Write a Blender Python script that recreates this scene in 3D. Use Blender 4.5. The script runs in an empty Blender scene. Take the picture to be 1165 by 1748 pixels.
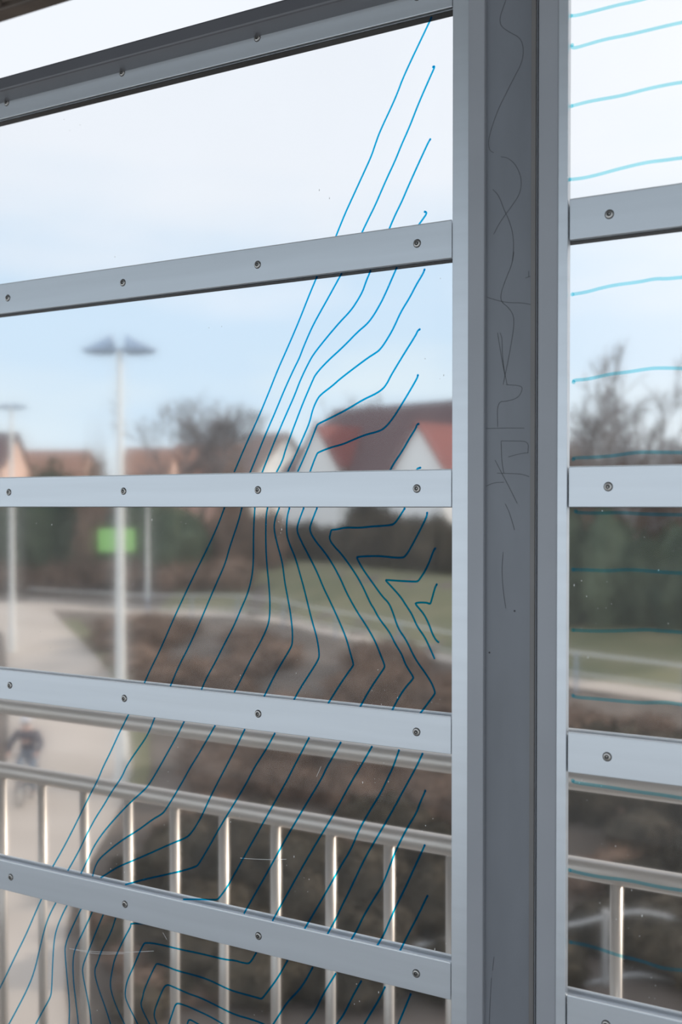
import bpy, bmesh, math, random
from mathutils import Vector, Matrix, noise as mnoise

C = bpy.context.scene.collection
random.seed(11)

# ------------------------------------------------------------------ camera, sky, sun, exposure
FPX, CX, HORIZON = 1950.0, 582.5, 864.0       # focal length and horizon of the 1165 x 1748 frame
YAW, PITCH = math.radians(31.1), math.radians(1.0)
CY = HORIZON + FPX * math.tan(PITCH)
EYE = 1.65
VIEW = Vector((-math.sin(YAW), math.cos(YAW), 0)); RIGHT = Vector((math.cos(YAW), math.sin(YAW), 0)); UPZ = Vector((0, 0, 1))
FWD = VIEW * math.cos(PITCH) - UPZ * math.sin(PITCH); UP = UPZ * math.cos(PITCH) + VIEW * math.sin(PITCH)
CAM = Vector((0, 0, EYE))

cd = bpy.data.cameras.new('camera'); cam = bpy.data.objects.new('camera', cd); C.objects.link(cam)
cd.sensor_fit = 'HORIZONTAL'; cd.sensor_width = 24.0; cd.lens = FPX / 1165 * 24.0
cd.shift_y = (CY - 874.0) / 1165.0
cd.clip_start = 0.05; cd.clip_end = 2000
cam.matrix_world = Matrix((RIGHT.to_4d(), UP.to_4d(), (-FWD).to_4d(), (0, 0, 0, 1))).transposed()
cam.location = CAM
cd.dof.use_dof = True; cd.dof.focus_distance = 2.02; cd.dof.aperture_fstop = 3.1
bpy.context.scene.camera = cam

sc = bpy.context.scene
sc.view_settings.view_transform = 'Standard'; sc.view_settings.look = 'None'
sc.view_settings.exposure = 0.0; sc.view_settings.gamma = 1.0; sc.view_settings.use_curve_mapping = False
sc.cycles.use_denoising = True
sc.cycles.transparent_max_bounces = 24
sc.cycles.max_bounces = 8

def lin(r, g, b):
    def f(c):
        c /= 255.0
        return c / 12.92 if c <= 0.04045 else ((c + 0.055) / 1.055) ** 2.4
    return (f(r), f(g), f(b), 1.0)

SUN_HEAD, SUN_EL = math.radians(34), math.radians(21)
SUN = Vector((math.sin(SUN_HEAD) * math.cos(SUN_EL), math.cos(SUN_HEAD) * math.cos(SUN_EL), math.sin(SUN_EL)))
sl = bpy.data.lights.new('sun', 'SUN'); so = bpy.data.objects.new('sun', sl); C.objects.link(so)
sl.energy = 3.6; sl.angle = math.radians(1.2); sl.color = (1.0, 0.90, 0.78)
so.rotation_euler = SUN.to_track_quat('Z', 'Y').to_euler(); so.location = (30, 30, 40)

world = bpy.data.worlds.new('sky'); sc.world = world; world.use_nodes = True
nt = world.node_tree; nt.nodes.clear()
N = nt.nodes.new; L = nt.links.new
tc = N('ShaderNodeTexCoord'); sep = N('ShaderNodeSeparateXYZ'); L(tc.outputs['Generated'], sep.inputs[0])
mp = N('ShaderNodeMapping'); mp.inputs['Scale'].default_value = (1.6, 1.6, 6.0); L(tc.outputs['Generated'], mp.inputs[0])
nz = N('ShaderNodeTexNoise'); nz.inputs['Scale'].default_value = 2.2; nz.inputs['Detail'].default_value = 5; nz.inputs['Roughness'].default_value = 0.5
L(mp.outputs[0], nz.inputs['Vector'])
ma = N('ShaderNodeMath'); ma.operation = 'MULTIPLY_ADD'; ma.inputs[1].default_value = 0.24; ma.inputs[2].default_value = -0.12
L(nz.outputs['Fac'], ma.inputs[0])
zpos = N('ShaderNodeMath'); zpos.operation = 'MULTIPLY'; L(sep.outputs['Z'], zpos.inputs[0]); zpos.inputs[1].default_value = 1.0
ad = N('ShaderNodeMath'); ad.operation = 'ADD'; L(zpos.outputs[0], ad.inputs[0]); L(ma.outputs[0], ad.inputs[1])
rp = N('ShaderNodeValToRGB'); L(ad.outputs[0], rp.inputs[0])
stops = [(0.0, (226, 233, 238)), (0.055, (224, 238, 246)), (0.12, (208, 230, 248)), (0.18, (208, 230, 249)),
         (0.235, (230, 240, 251)), (0.30, (240, 245, 252)), (0.5, (241, 246, 254)), (0.75, (222, 236, 252)), (1.0, (205, 224, 248))]
cr = rp.color_ramp
while len(cr.elements) < len(stops): cr.elements.new(0.5)
for e, (p, c) in zip(cr.elements, stops): e.position = p; e.color = lin(*c)
# the thin cloud is whiter towards the sun
dt = N('ShaderNodeVectorMath'); dt.operation = 'DOT_PRODUCT'; L(tc.outputs['Generated'], dt.inputs[0]); dt.inputs[1].default_value = SUN
mr = N('ShaderNodeMapRange'); L(dt.outputs['Value'], mr.inputs[0])
mr.inputs[1].default_value = 0.52; mr.inputs[2].default_value = 0.95; mr.inputs[3].default_value = 0.0; mr.inputs[4].default_value = 0.9
mx = N('ShaderNodeMixRGB'); L(mr.outputs[0], mx.inputs[0]); L(rp.outputs[0], mx.inputs[1]); mx.inputs[2].default_value = (1.12, 1.12, 1.12, 1)
back_boost = N('ShaderNodeMapRange'); L(sep.outputs['Y'], back_boost.inputs[0]); back_boost.inputs[1].default_value = 0.1; back_boost.inputs[2].default_value = -0.6  # sky behind the camera brightened, added to light the inner bars
back_boost.inputs[3].default_value = 1.035; back_boost.inputs[4].default_value = 1.55
bg = N('ShaderNodeBackground'); L(mx.outputs[0], bg.inputs[0]); L(back_boost.outputs[0], bg.inputs[1])
wo = N('ShaderNodeOutputWorld'); L(bg.outputs[0], wo.inputs[0])

# ------------------------------------------------------------------ pixel to place
def ray(px, py): return (FWD * FPX + RIGHT * (px - CX) + UP * (CY - py)) / FPX
def on_wall(px, py, y):                 # the point of an upright plane y = const seen at a pixel
    d = ray(px, py); return CAM + d * (y / d.y)
def at(px, py, Z):                      # the point at horizontal distance Z along the view
    d = ray(px, py); return CAM + d * (Z / d.dot(VIEW))
def local(c, Z, z): return Vector((0, 0, z)) + RIGHT * c + VIEW * Z

def lerp_tab(t, x):
    if x <= t[0][0]: return t[0][1]
    for (a, va), (b, vb) in zip(t, t[1:]):
        if x <= b: 
            u = (x - a) / (b - a); return va + (vb - va) * u
    return t[-1][1]
def smooth(a, b, x):
    u = min(1, max(0, (x - a) / (b - a))); return u * u * (3 - 2 * u)
PATHLINE = [(-60, 60), (-15.5, 58), (-4.1, 52), (0.8, 43), (3.55, 37), (6.4, 32.5), (9.0, 29.5), (14, 25.5), (24, 19)]
def path_z(c): return lerp_tab(PATHLINE, c)
def drop(c, Z):
    zl = lerp_tab([(0, 6.3), (24, 6.2), (45, 5.65), (58, 5.05), (90, 4.6), (400, 4.0)], Z)
    p = path_z(c)
    zr = lerp_tab([(0, 6.7), (14, 6.6), (max(15, min(20, p - 6)), 6.25), (max(16, p - 2), 5.05), (p + 2, 5.0), (p + 16, 3.4), (400, 3.0)], Z)
    q = c / max(Z, 5.0)
    w = smooth(-0.21, -0.09, q)
    return zl * (1 - w) + zr * w + 0.10 * mnoise.noise(Vector((c * 0.25, Z * 0.25, 0)))
def gz(c, Z): return EYE - drop(c, Z)
def ground_hit(px, py):
    d = ray(px, py); d = d / d.dot(VIEW); c1 = d.dot(RIGHT); Z = 6.0
    while Z < 350:
        if EYE + d.z * Z <= gz(c1 * Z, Z): break
        Z *= 1.004
    return c1 * Z, Z, gz(c1 * Z, Z)
def ground_at(px, Z):
    d = ray(px, HORIZON); c = d.dot(RIGHT) / d.dot(VIEW) * Z
    return local(c, Z, gz(c, Z))

# ------------------------------------------------------------------ materials
def new_mat(name):
    m = bpy.data.materials.new(name); m.use_nodes = True; m.node_tree.nodes.clear(); return m, m.node_tree
def out(nt, sh):
    o = nt.nodes.new('ShaderNodeOutputMaterial'); nt.links.new(sh, o.inputs['Surface']); return o
def pbr(name, col, rough=0.5, metal=0.0, var=0.08, scale=8.0, bump=0.0, stretch=(1, 1, 1), spec=0.5, rnd=0.0, col2=None):
    m, nt = new_mat(name); n = nt.nodes.new; l = nt.links.new
    p = n('ShaderNodeBsdfPrincipled'); p.inputs['Roughness'].default_value = rough; p.inputs['Metallic'].default_value = metal
    p.inputs['Specular IOR Level'].default_value = spec
    t = n('ShaderNodeTexCoord'); mpp = n('ShaderNodeMapping'); mpp.inputs['Scale'].default_value = stretch
    l(t.outputs['Object'], mpp.inputs[0])
    z = n('ShaderNodeTexNoise'); z.inputs['Scale'].default_value = scale; z.inputs['Detail'].default_value = 4; l(mpp.outputs[0], z.inputs['Vector'])
    r = n('ShaderNodeValToRGB'); l(z.outputs['Fac'], r.inputs[0])
    a = [max(0, c * (1 - var)) for c in col[:3]]; b = [min(1, c * (1 + var)) for c in col[:3]]
    if col2: a, b = col[:3], col2[:3]
    r.color_ramp.elements[0].position = 0.32; r.color_ramp.elements[1].position = 0.68
    r.color_ramp.elements[0].color = (*a, 1); r.color_ramp.elements[1].color = (*b, 1)
    src = r.outputs[0]
    if rnd:
        oi = n('ShaderNodeObjectInfo'); h = n('ShaderNodeHueSaturation'); l(src, h.inputs['Color'])
        k = n('ShaderNodeMapRange'); l(oi.outputs['Random'], k.inputs[0]); k.inputs[3].default_value = 1 - rnd; k.inputs[4].default_value = 1 + rnd
        l(k.outputs[0], h.inputs['Value']); src = h.outputs[0]
    l(src, p.inputs['Base Color'])
    if bump:
        bp = n('ShaderNodeBump'); bp.inputs['Strength'].default_value = bump; bp.inputs['Distance'].default_value = 0.01
        l(z.outputs['Fac'], bp.inputs['Height']); l(bp.outputs[0], p.inputs['Normal'])
    out(nt, p.outputs[0]); return m

M = {}
M['alu'] = pbr('anodised_aluminium', (0.59, 0.62, 0.655), 0.42, 0.75, 0.03, 3, stretch=(0.6, 1, 14))
M['alu_edge'] = pbr('aluminium_edge_highlight', (0.88, 0.89, 0.9), 0.3, 0.3, 0.02, 3)  # paler than the bars: sunlit edge highlight put into the colour
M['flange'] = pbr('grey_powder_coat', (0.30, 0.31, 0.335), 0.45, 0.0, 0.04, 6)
M['web'] = pbr('darker_post_grey', (0.165, 0.175, 0.195), 0.42, 0.0, 0.10, 5, stretch=(2, 2, .7))  # web in a darker grey than the flanges
M['beam'] = pbr('beam_paint', (0.100, 0.101, 0.112), 0.38, 0.0, 0.05, 5)
M['brownpaint'] = pbr('brown_edge_paint', (0.17, 0.16, 0.155), 0.45)
M['rubber_and_shade'] = pbr('black_gasket_and_shade', (0.012, 0.012, 0.013), 0.6)  # black for gaskets, also for shade under bars and in the slot
M['brown'] = pbr('weathered_brown_metal', (0.075, 0.058, 0.047), 0.5, 0.2, 0.2, 7, 0.2)
M['soffit'] = pbr('dark_soffit', (0.03, 0.026, 0.024), 0.7)
M['lip'] = pbr('pale_lip_metal', (0.20, 0.165, 0.14), 0.5, 0.2, 0.15, 9)
M['steel'] = pbr('brushed_stainless_steel', (0.52, 0.465, 0.415), 0.38, 0.6, 0.04, 5, stretch=(1, 1, 1))
M['screw'] = pbr('screw_steel', (0.42, 0.40, 0.38), 0.35, 0.9)
M['socket'] = pbr('screw_socket_dark', (0.02, 0.02, 0.02), 0.6)
M['deck'] = pbr('deck_concrete', (0.30, 0.29, 0.28), 0.8, 0, 0.12, 5, 0.1)
M['scratch'] = pbr('scratch_grey', (0.035, 0.036, 0.04), 0.7)
M['speck'] = pbr('dust_speck', (0.75, 0.75, 0.73), 0.9)
M['ground'] = pbr('leaf_litter', (0.075, 0.055, 0.040), 0.95, 0, .3, .7, col2=(0.150, 0.112, 0.088))
M['grass'] = pbr('dull_grass', (0.105, 0.104, 0.045), 0.95, 0, .3, .5, col2=(0.175, 0.150, 0.075))
M['path'] = pbr('pale_gravel_path', (0.39, 0.325, 0.27), 0.95, 0, .1, .5, col2=(0.46, 0.385, 0.325))
M['kerb'] = pbr('pale_stone', (0.5, 0.47, 0.44), 0.9)
M['scrub'] = pbr('brown_scrub', (0.085, 0.056, 0.040), 0.95, 0, .3, 2.0, rnd=0.3, col2=(0.25, 0.165, 0.120), spec=0.1)
M['ivy'] = pbr('dark_ivy', (0.030, 0.025, 0.016), 0.9, 0, .3, 2.0, rnd=0.3, col2=(0.092, 0.070, 0.048), spec=0.1)
M['hedge'] = pbr('dark_green_hedge', (0.035, 0.050, 0.034), 0.95, 0, .3, 1.2, rnd=0.25, col2=(0.090, 0.105, 0.065), spec=0.1)
M['twig'] = pbr('bare_twigs', (0.20, 0.175, 0.17), 0.95, 0, .2, 1, rnd=0.1, spec=0.1)
M['trunk'] = pbr('bark', (0.14, 0.11, 0.095), 0.95, 0, .2, 2, spec=0.1)
M['galv'] = pbr('pale_galvanised_pole', (0.66, 0.64, 0.60), 0.55, 0.1, .04)
M['dulltube'] = pbr('dull_tube', (0.42, 0.40, 0.38), 0.5, 0.3, .04)
M['lampgrey'] = pbr('lamp_grey_with_haze', (0.27, 0.33, 0.42), 0.5, 0.0)  # lighter and bluer, with distance haze put into the colour
M['sign'] = pbr('green_sign', (0.24, 0.50, 0.12), 0.5, 0, .04)
M['signback'] = pbr('sign_edge_grey', (0.45, 0.45, 0.45), 0.5)
M['white'] = pbr('white_render_wall', (0.80, 0.78, 0.74), 0.9, 0, .03)
M['pinkwall'] = pbr('pale_pink_wall', (0.62, 0.42, 0.34), 0.9, 0, .04)
M['roofdark'] = pbr('dark_red_tiles', (0.105, 0.060, 0.058), 0.85, 0, .15, 2)
M['roofdull'] = pbr('dull_brown_tiles', (0.22, 0.15, 0.125), 0.85, 0, .12, 2)
M['roofred'] = pbr('red_tiles', (0.20, 0.058, 0.05), 0.85, 0, .12, 2)
M['rooforange'] = pbr('orange_tiles', (0.30, 0.155, 0.105), 0.85, 0, .12, 2)
M['pane'] = pbr('house_window_glass', (0.05, 0.06, 0.08), 0.15)
M['skin'] = pbr('skin', (0.62, 0.36, 0.27), 0.6, 0, .03)
M['navy'] = pbr('navy_jacket', (0.030, 0.036, 0.060), 0.85, 0, .15)
M['jeans'] = pbr('blue_grey_trousers', (0.13, 0.17, 0.22), 0.9, 0, .15)
M['helmet'] = pbr('pale_grey_helmet', (0.52, 0.51, 0.53), 0.5)
M['shoe'] = pbr('dark_shoe', (0.05, 0.055, 0.06), 0.7)
M['tyre'] = pbr('tyre_black', (0.03, 0.03, 0.03), 0.8)
M['bike'] = pbr('bike_frame_paint', (0.10, 0.13, 0.17), 0.4)
M['hair'] = pbr('grey_hair', (0.22, 0.2, 0.19), 0.8)

def ink(name, tr, body, fac):
    m, nt = new_mat(name); n = nt.nodes.new; l = nt.links.new
    t = n('ShaderNodeBsdfTransparent'); t.inputs[0].default_value = (*tr, 1)
    d = n('ShaderNodeBsdfDiffuse'); d.inputs[0].default_value = (*body, 1)
    s = n('ShaderNodeBsdfTranslucent'); s.inputs[0].default_value = (*body, 1)
    a = n('ShaderNodeMixShader'); a.inputs[0].default_value = 0.5; l(d.outputs[0], a.inputs[1]); l(s.outputs[0], a.inputs[2])
    tc = n('ShaderNodeTexCoord'); z = n('ShaderNodeTexNoise'); z.inputs['Scale'].default_value = 25; l(tc.outputs['Object'], z.inputs['Vector'])
    k = n('ShaderNodeMapRange'); l(z.outputs['Fac'], k.inputs[0]); k.inputs[3].default_value = fac - .08; k.inputs[4].default_value = fac + .08
    b = n('ShaderNodeMixShader'); l(k.outputs[0], b.inputs[0]); l(t.outputs[0], b.inputs[1]); l(a.outputs[0], b.inputs[2])
    out(nt, b.outputs[0]); return m
M['ink'] = ink('blue_marker_ink', (0.0, 0.53, 0.88), (0.001, 0.065, 0.22), 0.24)
M['ink_pale'] = ink('pale_blue_marker_ink', (0.50, 0.93, 0.99), (0.05, 0.20, 0.38), 0.15)

def acrylic():
    m, nt = new_mat('clear_acrylic_pane'); n = nt.nodes.new; l = nt.links.new
    # scratched plastic: most light passes nearly straight, some is scattered wider
    t1 = n('ShaderNodeBsdfRefraction'); t1.inputs['IOR'].default_value = 1.06; t1.inputs['Roughness'].default_value = 0.085; t1.inputs[0].default_value = (0.985, 0.99, 0.995, 1)
    t2 = n('ShaderNodeBsdfRefraction'); t2.inputs['IOR'].default_value = 1.06; t2.inputs['Roughness'].default_value = 0.27; t2.inputs[0].default_value = (0.985, 0.99, 0.995, 1)
    t = n('ShaderNodeMixShader'); t.inputs[0].default_value = 0.30; l(t1.outputs[0], t.inputs[1]); l(t2.outputs[0], t.inputs[2])
    g = n('ShaderNodeBsdfGlossy'); g.inputs['Roughness'].default_value = 0.02
    f = n('ShaderNodeFresnel'); f.inputs['IOR'].default_value = 1.27
    geo = n('ShaderNodeNewGeometry'); fr = n('ShaderNodeMath'); fr.operation = 'SUBTRACT'; fr.use_clamp = True
    l(f.outputs[0], fr.inputs[0]); l(geo.outputs['Backfacing'], fr.inputs[1])
    a = n('ShaderNodeMixShader'); l(fr.outputs[0], a.inputs[0]); l(t.outputs[0], a.inputs[1]); l(g.outputs[0], a.inputs[2])
    # a thin film of dust: fine haze with smears
    d = n('ShaderNodeBsdfDiffuse'); d.inputs[0].default_value = (0.8, 0.8, 0.8, 1)
    s = n('ShaderNodeBsdfTranslucent'); s.inputs[0].default_value = (0.8, 0.8, 0.8, 1)
    ds = n('ShaderNodeMixShader'); ds.inputs[0].default_value = 0.5; l(d.outputs[0], ds.inputs[1]); l(s.outputs[0], ds.inputs[2])
    tc = n('ShaderNodeTexCoord'); z = n('ShaderNodeTexNoise'); z.inputs['Scale'].default_value = 5; z.inputs['Detail'].default_value = 6; l(tc.outputs['Object'], z.inputs['Vector'])
    k = n('ShaderNodeMapRange'); l(z.outputs['Fac'], k.inputs[0]); k.inputs[1].default_value = .3; k.inputs[2].default_value = .8
    k.inputs[3].default_value = 0.010; k.inputs[4].default_value = 0.030
    b = n('ShaderNodeMixShader'); l(k.outputs[0], b.inputs[0]); l(a.outputs[0], b.inputs[1]); l(ds.outputs[0], b.inputs[2])
    out(nt, b.outputs[0]); return m
M['acrylic'] = acrylic()

# ------------------------------------------------------------------ mesh helpers
class MB:
    def __init__(s): s.v = []; s.f = []; s.m = []; s.mat = 0
    def face(s, idx): s.f.append(tuple(idx)); s.m.append(s.mat)
    def add(s, vs): b = len(s.v); s.v += [Vector(v) for v in vs]; return b
    def box(s, x0, x1, y0, y1, z0, z1):
        b = s.add([(x, y, z) for z in (z0, z1) for y in (y0, y1) for x in (x0, x1)])
        for q in ((0, 2, 3, 1), (4, 5, 7, 6), (0, 1, 5, 4), (2, 6, 7, 3), (0, 4, 6, 2), (1, 3, 7, 5)): s.face([b + i for i in q])
        return s
    def hull8(s, p):                    # p: four bottom then four top corners, both rings in order
        b = s.add(p)
        for q in ((3, 2, 1, 0), (4, 5, 6, 7), (0, 1, 5, 4), (1, 2, 6, 5), (2, 3, 7, 6), (3, 0, 4, 7)): s.face([b + i for i in q])
        return s
    def tube(s, pts, r, n=10, caps=True):
        pts = [Vector(p) for p in pts]; rs = r if isinstance(r, (list, tuple)) else [r] * len(pts)
        rings = []; ref = None
        for i, p in enumerate(pts):
            t = (pts[min(i + 1, len(pts) - 1)] - pts[max(i - 1, 0)]).normalized()
            if ref is None: ref = t.orthogonal().normalized()
            ref = (ref - t * ref.dot(t)); ref = ref.normalized() if ref.length > 1e-6 else t.orthogonal().normalized()
            w = t.cross(ref)
            rings.append(s.add([p + (ref * math.cos(2 * math.pi * k / n) + w * math.sin(2 * math.pi * k / n)) * rs[i] for k in range(n)]))
        for a, b in zip(rings, rings[1:]):
            for k in range(n): s.face((a + k, a + (k + 1) % n, b + (k + 1) % n, b + k))
        if caps: s.face([rings[0] + k for k in reversed(range(n))]); s.face([rings[-1] + k for k in range(n)])
        return s
    def lathe(s, origin, axis, prof, n=16):       # prof: (radius, along axis)
        o = Vector(origin); a = Vector(axis).normalized(); u = a.orthogonal().normalized(); w = a.cross(u); rings = []
        for r, h in prof:
            rings.append(s.add([o + a * h + (u * math.cos(2 * math.pi * k / n) + w * math.sin(2 * math.pi * k / n)) * r for k in range(n)]))
        for p, q in zip(rings, rings[1:]):
            for k in range(n): s.face((p + k, p + (k + 1) % n, q + (k + 1) % n, q + k))
        s.face([rings[0] + k for k in reversed(range(n))]); s.face([rings[-1] + k for k in range(n)])
        return s
    def mesh(s, name, mats, smooth_=False):
        me = bpy.data.meshes.new(name); me.from_pydata([tuple(v) for v in s.v], [], s.f)
        for m in (mats if isinstance(mats, (list, tuple)) else [mats]): me.materials.append(m)
        for p, mi in zip(me.polygons, s.m): p.material_index = mi; p.use_smooth = smooth_
        me.update(); return me
    def build(s, name, mats, parent=None, loc=(0, 0, 0), smooth_=False, bevel=0.0):
        o = bpy.data.objects.new(name, s.mesh(name, mats, smooth_)); C.objects.link(o)
        if parent: o.parent = parent
        o.location = loc
        if smooth_:
            md = o.modifiers.new('edge', 'EDGE_SPLIT'); md.split_angle = math.radians(50)
        if bevel:
            md = o.modifiers.new('bevel', 'BEVEL'); md.width = bevel; md.segments = 2; md.limit_method = 'ANGLE'
        return o
def tag(o, label=None, cat=None, group=None, kind=None):
    if label: o['label'] = label
    if cat: o['category'] = cat
    if group: o['group'] = group
    if kind: o['kind'] = kind
    return o
def empty(name, loc, rz=0.0):
    o = bpy.data.objects.new(name, None); C.objects.link(o); o.location = loc; o.rotation_euler = (0, 0, rz); o.empty_display_size = .1; return o

# ------------------------------------------------------------------ the glazed screen: measures
D = 1.682                               # inner face of the left cover plates, distance from the eye
DR = 1.662                              # the right bay stands 20 mm proud
PITCH_BAR, PLATE_H = 0.4035, 0.061
BAR_Z = [EYE + 0.836 - PITCH_BAR * i for i in range(5)]
XL = on_wall(774.5, HORIZON, D).x       # left edge of the mullion
XEND = on_wall(-900, HORIZON, D).x      # the left bay runs on out of the picture
XR0 = on_wall(970, HORIZON, DR).x; XR1 = XR0 + 1.6
GLASS = 0.0035                          # pane front behind the plate front
FLOOR_Z = 0.0
ROOF_Y = D + 0.5
ROOF_Z = on_wall(0, 40, ROOF_Y).z

# deck and roof of the footbridge
tag(MB().box(-7, 4, -2.2, D + 0.62, -0.25, 0.0).build('floor', M['deck']), 'grey concrete deck of the footbridge behind the glazing', 'floor', kind='structure')
cl = MB().box(-7, 4, -1.8, ROOF_Y - 0.16, ROOF_Z + 0.06, ROOF_Z + 0.2).build('ceiling', M['soffit'])
tag(cl, 'dark roof soffit above the glazed screen', 'ceiling', kind='structure')
eave = empty('roof_eave', (-2.5, ROOF_Y, ROOF_Z))
tag(eave, 'brown metal roof eave in the upper left corner above the glazing', 'roof edge')
MB().box(-4.5, 6.5, -0.055, 0.0, 0.0, 0.16).build('fascia', M['brown'], eave, bevel=.006)
mb = MB().box(-4.5, 6.5, -0.105, -0.05, 0.018, 0.15)
mb.build('lip_strip', M['lip'], eave, bevel=.004)
MB().box(-4.5, 6.5, -0.17, -0.1, 0.06, 0.15).build('inner_angle', M['soffit'], eave)
for k in range(12):
    MB().lathe((-3.6 + k * .42, -0.072, 0.018), (0, 0, -1), [(0.012, 0), (0.012, .006), (0.008, .012)], 6).build('bolt', M['brown'], eave)

# top beam over the left bay
bz = on_wall(0, 155.5, D - 0.05).z; bzt = on_wall(0, 132, D - 0.05).z
bm_ = empty('top_beam', (XL, D, bz))
tag(bm_, 'dark grey hollow steel beam running along the top of the left glazing', 'beam')
MB().box(XEND - XL, -0.002, -0.05, 0.05, 0.0, bzt - bz).build('beam_tube', M['beam'], bm_, bevel=.004)

# ------------------------------------------------------------------ glazing bars
def screw_mesh():
    mb = MB()
    mb.lathe((0, 0, 0), (0, -1, 0), [(0.0062, 0.0), (0.0062, 0.0008), (0.0054, 0.0022), (0.0036, 0.0026), (0.0032, 0.0012)], 18)
    mb.mat = 1
    mb.lathe((0, 0, 0), (0, -1, 0), [(0.0031, 0.0013), (0.0031, 0.0016)], 6)
    mb.lathe((0, 0, 0), (0, -1, 0), [(0.0072, 0.0), (0.0072, 0.0003)], 18)
    mb.mat = 0
    mb.lathe((0.0005, 0, 0.0003), (0, -1, 0), [(0.0012, 0.0016), (0.0010, 0.0022)], 8)
    return mb.mesh('screw', [M['screw'], M['socket']], False)
SCREW = screw_mesh()
def glazing_bar(label, x0, x1, y, z, screws, group):
    r = empty('glazing_bar', (x0, y, z)); tag(r, label, 'window bar', group)
    w = x1 - x0; h = PLATE_H / 2
    MB().box(0, w, 0, 0.003, -h, h).build('cover_plate', M['alu'], r, bevel=.0009)
    xo = -0.016 if group.endswith('right bay') else 0.0
    op = MB().box(xo, w, 0.0135, 0.0315, -h + .001, h - .006)
    op.box(xo, w, 0.0315, 0.0335, -h + .001, h - .0015); op.build('outer_profile', M['alu'], r, bevel=.0006)
    eb = MB().tube([(xo, 0.0324, h - .0015), (w, 0.0324, h - .0013)], .0022, 8)
    eb.tube([(0.001, 0.0016, h - .0002), (w - .001, 0.0016, h - .0002)], .0012, 8)
    eb.build('edge_highlight_bead', M['alu_edge'], r, smooth_=True)  # beads added to carry the bright highlight lines of the ledge
    g = MB().box(0, w, 0.003, 0.0036, -h + .004, h - .004)
    g.box(xo, w, 0.0129, 0.033, -h - .0008, -h + .0008)  # dark sheet over the underside, its shade put into the colour
    g.build('gasket_and_shade_strip', M['rubber_and_shade'], r)
    for i, sx in enumerate(screws):
        s = bpy.data.objects.new('screw', SCREW); C.objects.link(s); s.parent = r
        s.location = (sx - x0, 0.0002, 0.0); s.rotation_euler = (0, i * 1.7 + z * 9, 0)
    return r
scr_l = [on_wall(p, 838, D).x for p in (15, 211, 440.5, 712)]
st = (scr_l[3] - scr_l[0]) / 3
scr_l = [scr_l[0] - st * k for k in (3, 2, 1)] + scr_l
left_labels = ['slim aluminium glazing bar right under the dark top beam',
               'aluminium glazing bar crossing the sky left of the post',
               'aluminium glazing bar level with the house walls left of the post',
               'aluminium glazing bar just above the steel handrail left of the post',
               'lowest aluminium glazing bar left of the post, across the railing balusters']
xls = on_wall(771.0, HORIZON, D).x
for z, lab in zip(BAR_Z, left_labels): glazing_bar(lab, XEND, xls, D, z, scr_l, 'glazing bars of the left bay')
sx = on_wall(1039, 834, DR).x
scr_r = [sx, sx + st, sx + 2 * st, sx + 3 * st]
right_labels = [None, 'aluminium glazing bar crossing the white sky right of the post',
                'aluminium glazing bar below the bare trees right of the post',
                'aluminium glazing bar above the handrail right of the post',
                'lowest aluminium glazing bar right of the post, cut by the picture corner']
for z, lab in list(zip(BAR_Z, right_labels))[1:]:
    zz = EYE + (z - EYE) * 1.0 
    glazing_bar(lab, XR0 + .001, XR1, DR, zz, [s for s in scr_r if s < XR1], 'glazing bars of the right bay')

# ------------------------------------------------------------------ mullion post between the bays
post = empty('window_post', (XL, D, 0.0))
tag(post, 'wide grey upright steel post between the two glazed bays with scratched face', 'post')
def wx(px, y): return on_wall(px, HORIZON, y).x - XL
PH0, PH1 = 0.0, ROOF_Z + 0.055
x798, x826 = wx(798, D - .012), wx(826, D - .012)
x911, x918, x953 = wx(911, D - .012), wx(918, D - .020), wx(953, D - .020)
x970 = wx(969.5, DR)
# left aluminium clamp strip
MB().box(0, x798, -0.006, 0.05, PH0, PH1).build('clamp_strip', M['alu'], post, bevel=.0012)
MB().box(x953, x970, DR - D - .004, -0.0105, PH0, PH1).build('clamp_strip', M['alu'], post, bevel=.0012)
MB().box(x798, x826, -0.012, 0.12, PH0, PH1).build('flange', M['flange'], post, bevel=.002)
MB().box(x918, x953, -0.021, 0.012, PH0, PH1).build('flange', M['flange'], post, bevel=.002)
wb = MB().box(x826, x911, -0.004, 0.12, PH0, PH1)
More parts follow.
